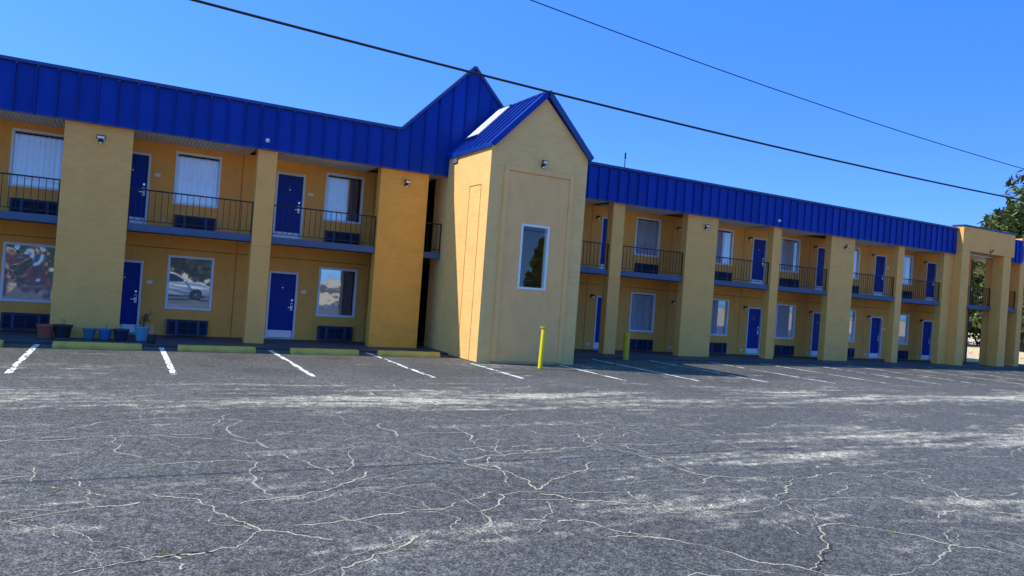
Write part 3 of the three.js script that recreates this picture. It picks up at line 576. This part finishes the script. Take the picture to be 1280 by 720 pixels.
function sprig(o, h0, stems, seed, leafL) {
  const R = rng(seed);
  for (let k = 0; k < stems; k++) {
    const a = R() * 6.28, tilt = 0.1 + 0.45 * R(), L = (0.12 + 0.22 * R()) * (stems > 3 ? 1.25 : 0.8), tip = [Math.cos(a) * L * tilt, h0 + L, Math.sin(a) * L * tilt], base = [Math.cos(a) * 0.03, h0 - 0.04, Math.sin(a) * 0.03];
    mesh('stem', tube([base, [(base[0] + tip[0]) / 2 * 0.8, (base[1] + tip[1]) / 2, (base[2] + tip[2]) / 2 * 0.8], tip], 0.005, 6, 5), stemMat, o);
    const n = stems > 3 ? 6 : 3;
    for (let q = 0; q < n; q++) { const f = 0.45 + 0.55 * (q + 1) / n, g = leafGeo(leafL * (0.7 + 0.6 * R()), leafL * 0.5).rotateZ(0.35).rotateY(R() * 6.28).translate(base[0] + (tip[0] - base[0]) * f, base[1] + (tip[1] - base[1]) * f, base[2] + (tip[2] - base[2]) * f); mesh('leaf', g, leafMat, o); }
  }
}
{
  const terracotta = std(lin(0.36, 0.085, 0.055), 0.75, { map: paintMap }), dark = std(lin(0.012, 0.014, 0.022), 0.6), teal = std(lin(0.05, 0.16, 0.22), 0.4), blue = std(lin(0.04, 0.15, 0.33), 0.35), navy = std(lin(0.012, 0.03, 0.07), 0.4), sky = std(lin(0.14, 0.36, 0.50), 0.35), tan = std(lin(0.3, 0.24, 0.2), 0.8);
  pot(-0.05, 0.27, 0.195, 0.14, 0.33, terracotta, 'terracotta flower pot with a wide rim, without a plant', 0.05, std(lin(0.42, 0.2, 0.14), 0.8));
  const p2 = pot(0.30, 0.27, 0.205, 0.145, 0.34, dark, 'black flower pot on a pale saucer next to the terracotta pot', 0.05, tan); sprig(p2, 0.33, 2, 4, 0.05);
  pot(0.87, 0.30, 0.155, 0.10, 0.28, teal, 'teal glazed flower pot without a plant', 0.04);
  const p4 = pot(1.21, 0.30, 0.16, 0.10, 0.28, blue, 'mid blue glazed flower pot with a short sprout', 0.04); sprig(p4, 0.27, 1, 8, 0.04);
  const p5 = pot(1.56, 0.30, 0.18, 0.13, 0.29, navy, 'navy flower pot with a thin drooping seedling', 0.05); sprig(p5, 0.29, 2, 15, 0.085);
  const p6 = pot(2.02, 0.30, 0.175, 0.115, 0.37, sky, 'pale sky blue flower pot with a leafy plant', 0.05); sprig(p6, 0.36, 7, 23, 0.11);
  const c = tag(group('cone_marker', scene, [2.24, WALK_Y, 0.72]), 'faded orange cone standing on a black tub beside the pale blue flower pot', 'cone');
  mesh('tub', new THREE.LatheGeometry([[0, 0.002], [0.105, 0.002], [0.1, 0.03], [0.085, 0.2], [0.09, 0.215], [0, 0.215]].map((p) => new THREE.Vector2(...p)), 22), dark, c);
  mesh('cone', new THREE.LatheGeometry([[0, 0.216], [0.075, 0.216], [0.07, 0.24], [0.045, 0.40], [0.03, 0.46], [0.02, 0.465], [0, 0.466]].map((p) => new THREE.Vector2(...p)), 22), std(lin(0.55, 0.20, 0.12), 0.75, { map: paintMap }), c);
  mesh('door_step', RB(1.62, 2.02, WALK_Y, WALK_Y + 0.05, ZW + 0.02, ZW + 0.3, 0.01), M.concrete, motel);
}

// lamps
function flood(x, y, z, yaw, label) {
  const o = tag(group('flood_light', scene, [x, y, z]), label, 'flood light', 'flood lights on the columns'); o.rotation.y = yaw * 0;
  mesh('mounting_plate', new THREE.CylinderGeometry(0.055, 0.06, 0.03, 18).rotateX(Math.PI / 2).translate(0, -0.02, 0.015), M.black, o);
  mesh('arm', tube([[0, -0.02, 0.02], [0, 0.0, 0.07], [0, 0.04, 0.10]], 0.014, 8, 8), M.black, o);
  const h = mesh('lamp_head', new RoundedBoxGeometry(0.20, 0.10, 0.06, 2, 0.018).rotateX(0.35).rotateY(yaw).translate(0, 0.07, 0.12), M.black, o);
  mesh('lens', new RoundedBoxGeometry(0.165, 0.066, 0.02, 1, 0.008).translate(0, 0, 0.026).rotateX(0.35).rotateY(yaw).translate(0, 0.07, 0.12), M.lens, h);
  mesh('motion_sensor', new THREE.SphereGeometry(0.035, 14, 10).scale(1, 0.8, 1).translate(0, -0.065, 0.045), M.lens, o);
  return o;
}
[[0.79, 5.03, 0, 0, 'black flood light high on the wide column above the flower pots'], [8.87, 5.02, 0, 0.25, 'black flood light on the orange toned column left of the tower'], [20.92, 4.98, 0, -0.3, 'black flood light on the first wide column right of the tower'], [28.95, 4.98, 0, 0.3, 'black flood light on the second wide column right of the tower'], [11.78, 5.66, 3.13, 0.15, 'black flood light above the tall panel on the tower gable'], [39.2, 5.70, 0.42, 0.4, 'black flood light on the parapet of the end porch']].forEach((a) => flood(...a));
for (const [x, l] of [[4.75, 'small white dome camera on the blue roof band, left of the tower'], [24.68, 'small white dome camera on the blue roof band, right of the tower']]) {
  const o = tag(group('dome_camera', scene, [x, 5.66, 0.125]), l, 'camera');
  mesh('base_plate', new THREE.CylinderGeometry(0.055, 0.06, 0.03, 18).rotateX(Math.PI / 2).translate(0, 0, 0.012), M.white, o);
  mesh('dome', new THREE.SphereGeometry(0.048, 16, 12).translate(0, -0.005, 0.045), M.lens, o);
}
{
  const jar = new THREE.LatheGeometry([[0.0, -0.17], [0.035, -0.165], [0.05, -0.12], [0.05, -0.02], [0.04, 0]].map((p) => new THREE.Vector2(...p)), 16);
  const where = ['by the half hidden door next to the tower', 'behind the first wide column past the tower', 'by the first fully visible door past the tower', 'by the door behind the second wide column', 'by the second last door before the porch', 'by the last door before the porch'];
  [17.14, 21.10, 25.08, 29.18, 33.28, 37.40].forEach((x, i) => { for (const [y, fl] of [[2.08, 'ground floor'], [5.05, 'upper floor']]) {
    const o = tag(group('wall_lamp', scene, [x, y, ZW]), `black jar lamp, ${fl}, ${where[i]}`, 'wall lamp', 'wall lamps beside the doors');
    mesh('bracket', [new THREE.CylinderGeometry(0.05, 0.055, 0.035, 16).rotateX(Math.PI / 2).translate(0, 0, 0.018), new THREE.CylinderGeometry(0.055, 0.06, 0.06, 16).translate(0, 0.02, 0.085), B(-0.02, 0.02, -0.015, 0.02, 0.02, 0.06)], M.black, o);
    mesh('glass_jar', jar.clone().scale(0.85, 0.6, 0.85).translate(0, -0.008, 0.085), M.lens, o);
  } });
}
{
  const o = tag(group('roof_antenna', scene, [18.4, 6.35, -2]), 'short antenna mast standing on the flat roof right of the tower', 'antenna');
  mesh('mast', new THREE.CylinderGeometry(0.018, 0.022, 1.28, 10).translate(0, 0.64, 0), M.black, o);
  mesh('antenna_head', [new THREE.CapsuleGeometry(0.035, 0.10, 4, 10).translate(0, 1.3, 0), B(-0.05, 0.05, 1.16, 1.2, -0.02, 0.02)], M.black, o);
}

// overhead lines on two wooden poles outside the picture
{
  const wireMat = std(lin(0.012, 0.012, 0.014), 0.6);
  const wood = std(lin(0.13, 0.09, 0.06), 0.9, { map: paintMap });
  const wire = (y, z0, r, label) => { const pts = []; for (let i = 0; i <= 35; i++) { const x = -20 + i * 2; pts.push([x, y(x), z0 + 0.036 * x]); } tag(mesh('overhead_wire', tube(pts, r, 160, 6), wireMat), label, 'wire'); };
  wire((x) => 5.115 - 0.05182 * x + 0.0016175 * x * x, 11.99, 0.0165, 'thick black overhead cable running past the tower gable');
  wire((x) => 6.557 - 0.12567 * x + 0.0028713 * x * x, 12.3, 0.0075, 'thin overhead wire, higher than the thick cable');
  for (const [x, z, l, h] of [[-20, 11.38, 'brown wooden utility pole past the left end of the motel', 10.9], [50, 13.98, 'brown wooden utility pole past the right end of the car park', 9.4]]) {
    const o = tag(group('utility_pole', scene, [x, 0, z]), l, 'utility pole');
    mesh('pole_shaft', new THREE.CylinderGeometry(0.1, 0.15, h, 14).translate(0, h / 2, 0), wood, o);
    mesh('cross_arm', B(-0.05, 0.05, h - 0.9, h - 0.78, -0.7, 0.7), wood, o);
    for (const u of [-0.55, 0.55]) mesh('insulator', new THREE.CylinderGeometry(0.03, 0.04, 0.12, 10).translate(0, h - 0.72, u), M.lens, o);
  }
}

// ───────────────────────── trees ─────────────────────────
const barkMat = std(lin(0.10, 0.075, 0.055), 0.95, { map: paintMap });
const leafTone = (c) => new THREE.MeshPhysicalMaterial({ color: c, roughness: 0.5, side: THREE.DoubleSide, vertexColors: true});
const LEAF = [leafTone(lin(0.135, 0.18, 0.065)), leafTone(lin(0.12, 0.165, 0.06)), leafTone(lin(0.14, 0.185, 0.07))];
function tree(x, z, h, rx, low, seed, kind, leaf, count, label, grp) {
  const o = tag(group('tree', scene, [x, -0.03, z]), label, 'tree', grp), R = rng(seed), cy = (h + low) / 2, ry = (h - low) / 2;
  const limbs = [new THREE.CylinderGeometry(h * 0.012, h * 0.026, cy, 9, 5).translate(0, cy / 2, 0)];
  // clumps spread through the crown, each at the end of a limb
  const clumps = [];
  for (let k = 0; k < 44; k++) {
    const u = R() * 2 - 1, a = R() * 6.283, rr = 0.45 + 0.5 * Math.sqrt(R()), s = Math.sqrt(1 - u * u);
    const wob = 0.78 + 0.45 * vnoise(a * 1.6 + seed, u * 3 + 7, seed);
    const taper = kind === 'cone' ? clamp(1.05 - 0.85 * (u * 0.5 + 0.5), 0.15, 1) : 1;
    const c = [Math.cos(a) * s * rr * rx * wob * taper, cy + u * rr * ry * wob, Math.sin(a) * s * rr * rx * wob * taper];
    clumps.push([...c, (0.17 + 0.14 * R()) * rx * (kind === 'cone' ? 0.7 : 1)]);
    if (k < 12) limbs.push(tube([[0, cy * (0.35 + 0.5 * R()), 0], [c[0] * 0.5, (cy * 0.7 + c[1] * 0.4), c[2] * 0.5], c], h * 0.005, 6, 5));
  }
  mesh('trunk', limbs, barkMat, o);
  const P = [], N = [], C = [], I = []; const v = new THREE.Vector3(), t1 = new THREE.Vector3(), t2 = new THREE.Vector3(), q = new THREE.Quaternion(), e = new THREE.Euler();
  for (let i = 0; i < count; i++) {
    const c = clumps[Math.floor(R() * clumps.length)];
    let px, py, pz, d; do { px = R() * 2 - 1; py = R() * 2 - 1; pz = R() * 2 - 1; d = px * px + py * py + pz * pz; } while (d > 1);
    const k = Math.pow(d, 0.15) ; v.set(c[0] + px * c[3] * k * 1.25, Math.max(0.25, c[1] + py * c[3] * k), c[2] + pz * c[3] * k * 1.25);
    e.set((R() - 0.5) * 1.7, R() * 6.28, (R() - 0.5) * 1.7); q.setFromEuler(e);
    const s = leaf * (0.6 + 0.8 * R()); t1.set(s, 0, 0).applyQuaternion(q); t2.set(0, 0, s * 0.55).applyQuaternion(q); const n = new THREE.Vector3(0, 1, 0).applyQuaternion(q);
    const b = P.length / 3, tone = 0.65 + 0.7 * R(), warm = 0.85 + 0.35 * R();
    for (const [a1, a2] of [[-1, 0], [0, -1], [1, 0], [0, 1]]) { P.push(v.x + t1.x * a1 + t2.x * a2, v.y + t1.y * a1 + t2.y * a2, v.z + t1.z * a1 + t2.z * a2); N.push(n.x, n.y, n.z); C.push(tone * warm, tone, tone * (0.7 + 0.4 * R())); }
    I.push(b, b + 2, b + 1, b, b + 3, b + 2);
  }
  const g = new THREE.BufferGeometry(); g.setAttribute('position', new THREE.Float32BufferAttribute(P, 3)); g.setAttribute('normal', new THREE.Float32BufferAttribute(N, 3)); g.setAttribute('color', new THREE.Float32BufferAttribute(C, 3)); g.setIndex(I);
  mesh('crown', g, LEAF[seed % 3], o);
  return o;
}
tree(55.2, -1.6, 13.4, 5.8, 2.0, 7, 'round', 0.27, 30000, 'large broad leafy tree rising behind the end porch');
{
  const polar = (az, d) => [1.4 + d * Math.sin(az * D2R), 21.1 - d * Math.cos(az * D2R)];
  [[55, 92, 10, 4.2], [57.6, 88, 9, 3.8], [59.6, 84, 10.5, 4.0], [61.6, 90, 11, 4.4], [63.4, 82, 9.5, 4.0], [65.6, 88, 10, 4.4], [68, 84, 11, 4.6], [70.5, 90, 10, 4.6]].forEach(([az, d, h, r], i) => { const [x, z] = polar(az, d); tree(x, z, h, r, 0.3, 31 + i * 5, 'round', 0.30, 5200, 'dense green tree in the row beyond the dry field', 'trees beyond the dry field'); });
  // across the road behind the photographer; the windows mirror them
  [[-34, 66, 9, 4.6], [-22, 70, 10, 5], [-11, 64, 8.5, 4.4], [-1, 71, 10, 5], [9, 65, 8, 4.2], [46.6, 62, 8.8, 2.0, 'cone'], [40.5, 68, 5.2, 3.4], [51, 66, 5.6, 3.8]].forEach(([x, z, h, r, k], i) => tree(x, z, h, r, 0.3, 101 + i * 3, k || 'round', 0.42, 3800, k ? 'tall narrow conifer among the trees facing the motel' : 'leafy tree in the row across the car park from the motel', k ? undefined : 'trees across the car park'));
}

{ // low board fence across the lot, mirrored by a ground floor window
  const fmat = std(lin(0.10, 0.12, 0.15), 0.9, { map: paintMap }), f = tag(group('low_fence', scene, [23.5, -0.03, 59]), 'low dark board fence on the dry field across the car park', 'fence');
  const g = new THREE.BoxGeometry(0.14, 1.15, 0.02);
  for (let k = 0; k < 62; k++) { const m = new THREE.Mesh(g, fmat); m.name = 'board'; m.castShadow = m.receiveShadow = true; m.position.set(-4.6 + k * 0.15, 0.60 + 0.03 * hash(k, 5), 0); f.add(m); }
  for (const y of [0.3, 0.95]) mesh('rail', B(-4.7, 4.7, y, y + 0.08, 0.012, 0.05), fmat, f);
  for (let k = 0; k < 5; k++) mesh('post', B(-4.7 + k * 2.33, -4.6 + k * 2.33, 0, 1.25, 0.052, 0.14), fmat, f);
}

// ───────────────────────── cars parked behind the photographer (mirrored by the windows) ─────────────────────────
function car(name, x, z, turn, paint, label) {
  const o = tag(group(name, scene, [x, 0, z]), label, 'car'); o.rotation.y = turn;
  const W = 0.92, V = (L) => L.map((p) => new THREE.Vector2(...p));
  const glass = std(lin(0.012, 0.014, 0.016), 0.06), rubber = std(lin(0.015, 0.015, 0.015), 0.85), dark = std(lin(0.02, 0.02, 0.022), 0.6);
  // lower body with wheel arches, front towards +x
  const s = new THREE.Shape(); s.moveTo(-2.28, 0.36); s.lineTo(-1.83, 0.30); s.absarc(-1.40, 0.36, 0.42, Math.PI, 0, true); s.lineTo(0.95, 0.28); s.absarc(1.38, 0.36, 0.42, Math.PI, 0, true); s.lineTo(2.2, 0.32);
  s.quadraticCurveTo(2.36, 0.55, 2.26, 0.80); s.quadraticCurveTo(2.05, 0.98, 1.45, 1.05); s.lineTo(0.98, 1.08); s.lineTo(-2.0, 1.10); s.quadraticCurveTo(-2.3, 1.02, -2.33, 0.7); s.lineTo(-2.28, 0.36);
  const g = new THREE.ExtrudeGeometry(s, { depth: 2 * W - 0.12, bevelEnabled: true, bevelSize: 0.05, bevelThickness: 0.06, bevelSegments: 3, curveSegments: 14 }).translate(0, 0, -W + 0.06), p = g.attributes.position;
  for (let i = 0; i < p.count; i++) { const X = p.getX(i), Y = p.getY(i); p.setZ(i, p.getZ(i) * (1 - 0.10 * smooth(1.6, 2.4, Math.abs(X)) - 0.05 * smooth(0.75, 1.1, Y) - 0.05 * smooth(0.5, 0.25, Y))); }
  const body = mesh('body', toCreasedNormals(g, 0.5), paint, o);
  const roofShape = new THREE.Shape(V([[1.02, 1.06], [0.30, 1.56], [0.05, 1.63], [-0.9, 1.67], [-1.75, 1.60], [-2.12, 1.12]]));
  const cab = new THREE.ExtrudeGeometry(roofShape, { depth: 1.6, bevelEnabled: true, bevelSize: 0.02, bevelThickness: 0.05, bevelSegments: 2 }).translate(0, 0, -0.8), cp = cab.attributes.position;
  for (let i = 0; i < cp.count; i++) cp.setZ(i, cp.getZ(i) * (1 - 0.2 * smooth(1.1, 1.66, cp.getY(i))));
  mesh('cabin', toCreasedNormals(cab, 0.5), paint, o);
  const zAt = (y) => (0.85 * (1 - 0.2 * smooth(1.1, 1.66, y)) + 0.008);
  const quad = (L) => { const gs = []; for (const sd of [-1, 1]) { const sh = new THREE.ShapeGeometry(new THREE.Shape(V(L))), q = sh.attributes.position; for (let i = 0; i < q.count; i++) q.setZ(i, sd * zAt(q.getY(i))); sh.computeVertexNormals(); gs.push(sh); } return gs; };
  for (const L of [[[0.86, 1.12], [0.28, 1.52], [-0.30, 1.58], [-0.30, 1.12]], [[-0.37, 1.12], [-0.37, 1.585], [-1.15, 1.60], [-1.2, 1.12]], [[-1.27, 1.12], [-1.22, 1.595], [-1.65, 1.55], [-1.92, 1.14]]]) for (const [k, q] of quad(L).entries()) { void k; mesh('side_window', q, glass, o).material.side = THREE.DoubleSide; }
  const scr = (x0, y0, x1, y1, w0, w1) => { const q = new THREE.BufferGeometry(); q.setAttribute('position', new THREE.Float32BufferAttribute([x0, y0, -w0, x0, y0, w0, x1, y1, w1, x1, y1, -w1], 3)); q.setIndex([0, 1, 2, 0, 2, 3]); q.computeVertexNormals(); return q; };
  mesh('windscreen', scr(1.03, 1.10, 0.34, 1.575, 0.74, 0.63), glass, o); mesh('rear_window', scr(-2.15, 1.16, -1.80, 1.58, 0.72, 0.62), glass, o);
  for (const wx of [-1.40, 1.38]) for (const sd of [-1, 1]) {
    const w = group('wheel', o, [wx, 0.36, sd * (W - 0.14)]);
    mesh('tyre', new THREE.TorusGeometry(0.275, 0.085, 12, 30).scale(1, 1, 1.25), rubber, w);
    const rim = [new THREE.CylinderGeometry(0.235, 0.235, 0.14, 24, 1, true).rotateX(Math.PI / 2), new THREE.CylinderGeometry(0.06, 0.06, 0.16, 14).rotateX(Math.PI / 2).translate(0, 0, sd * 0.02)];
    for (let k = 0; k < 5; k++) rim.push(new THREE.BoxGeometry(0.05, 0.2, 0.03).translate(0, 0.13, sd * 0.06).rotateZ(k * 1.2566));
    mesh('rim', rim, M.steel, w); mesh('brake_disc', new THREE.CylinderGeometry(0.2, 0.2, 0.02, 20).rotateX(Math.PI / 2), dark, w);
  }
  for (const sd of [-1, 1]) {
    mesh('headlight', new RoundedBoxGeometry(0.30, 0.13, 0.3, 2, 0.05).rotateY(sd * 0.35).translate(2.10, 0.82, sd * 0.62), M.lens, o);
    mesh('tail_light', new RoundedBoxGeometry(0.12, 0.16, 0.3, 2, 0.04).translate(-2.24, 0.92, sd * 0.62), std(lin(0.4, 0.01, 0.01), 0.3), o);
    mesh('mirror', new RoundedBoxGeometry(0.14, 0.13, 0.2, 2, 0.05).translate(0.72, 1.16, sd * 0.98), paint, o);
    for (const hx of [-0.05, -1.05]) mesh('door_handle', new RoundedBoxGeometry(0.2, 0.03, 0.03, 1, 0.01).translate(hx, 0.98, sd * (W - 0.01)), paint, o);
    mesh('sill', RB(-0.95, 0.95, 0.26, 0.36, sd * (W - 0.06) - 0.02, sd * (W - 0.06) + 0.02), dark, o);
  }
  mesh('grille', RB(2.27, 2.31, 0.48, 0.72, -0.45, 0.45, 0.015), dark, o); mesh('underbody', B(-1.9, 1.9, 0.2, 0.4, -0.7, 0.7), dark, o); void body;
  return o;
}
car('parked_car', 4.3, 25.3, 0, new THREE.MeshPhysicalMaterial({ color: lin(0.80, 0.80, 0.80), roughness: 0.3, clearcoat: 1, clearcoatRoughness: 0.05 }), 'white crossover car parked across the car park, mirrored in a ground floor window');
car('parked_car', -3.4, 27.2, Math.PI, new THREE.MeshPhysicalMaterial({ color: lin(0.30, 0.05, 0.045), roughness: 0.3, clearcoat: 1, clearcoatRoughness: 0.05 }), 'red crossover car parked across the car park, mirrored in the wavy window film');

// ───────────────────────── small natural stuff ─────────────────────────
function scatter(name, geo, mat, list, label) {
  const im = new THREE.InstancedMesh(geo, mat, list.length), m4 = new THREE.Matrix4(), q = new THREE.Quaternion(), e = new THREE.Euler();
  list.forEach(([x, y, z, sx, sy, sz, rx, ry, rz, c], i) => { e.set(rx, ry, rz); q.setFromEuler(e); m4.compose(new THREE.Vector3(x, y, z), q, new THREE.Vector3(sx, sy, sz)); im.setMatrixAt(i, m4); if (c) im.setColorAt(i, c); });
  im.name = name; im.userData.kind = 'stuff'; im.userData.label = label; im.castShadow = im.receiveShadow = true; scene.add(im); return im;
}
{
  const R = rng(404), blade = new THREE.ConeGeometry(0.5, 1, 3, 1).translate(0, 0.5, 0), G = [];
  // weeds in the cracks
  for (const [x, z, n] of [[0.86, 13.42, 26], [0.83, 14.45, 30], [1.87, 15.52, 30], [2.42, 14.83, 22], [1.38, 13.91, 18], [8.01, 16.72, 26], [1.35, 14.25, 16], [3.39, 15.86, 30], [7.76, 16.43, 16], [9.47, 13.41, 14], [2.12, 15.91, 20], [4.4, 15.2, 14], [12.4, 13.1, 14]])
    for (let i = 0; i < n; i++) { const t = R() - 0.5, g = R(); G.push([x + t * 0.22 + (R() - 0.5) * 0.03, 0, z + t * 0.1 + (R() - 0.5) * 0.04, 0.004, 0.015 + 0.035 * R(), 0.004, (R() - 0.5) * 1.6, R() * 6, (R() - 0.5) * 1.6, lin(0.16 + 0.22 * g, 0.24 + 0.12 * g, 0.05)]); }
  scatter('weeds', blade, std(lin(1, 1, 1), 0.85), G, 'small yellow green weeds growing in the asphalt cracks');
  // dry grass beyond the end of the building
  const D = [];
  for (let i = 0; i < 9000; i++) { const x = 42 + Math.pow(R(), 1.6) * 75, z = -2.2 - R() * 42, g = R(), s = 0.5 + R(); D.push([x, -0.04, z, 0.05 * s, 0.06 + 0.14 * R(), 0.05 * s, (R() - 0.5) * 0.7, R() * 6, (R() - 0.5) * 0.7, lin(0.70 + 0.1 * g, 0.56 + 0.1 * g, 0.36 + 0.08 * g)]); }
  scatter('dry_grass', blade, std(lin(1, 1, 1), 0.95), D, 'pale dry grass tufts on the field beyond the motel');
  // grit and leaf litter swept against the kerb and the tower foot
  const L = [], chip = new THREE.IcosahedronGeometry(0.5, 0);
  for (let i = 0; i < 900; i++) {
    const k = R(); let x, z;
    if (k < 0.30) { x = 13.3 + 1.8 * R() * R(); z = 3.0 + 1.3 * (R() - 0.3); } else if (k < 0.45) { x = 10.15 + 3.2 * R(); z = 3.16 + 0.12 * R() * R(); } else if (k < 0.65) { x = -6 + 46 * R(); z = WALK_Z + 0.02 + 0.25 * R() * R(); } else { x = -1 + 22 * R(); z = 4 + 13 * R(); }
    if (x > 10.1 && x < 13.4 && z < 3.14) continue;
    const s = 0.008 + 0.022 * R() * R(), g = R(); L.push([x, s * 0.2, z, s * 1.6, s * 0.7, s, R(), R() * 6, R(), lin(0.22 + 0.3 * g, 0.2 + 0.27 * g, 0.16 + 0.2 * g)]);
  }
  scatter('grit', chip, std(lin(1, 1, 1), 0.95), L, 'scattered grit and dry litter on the asphalt');
}

renderer.render(scene, camera);
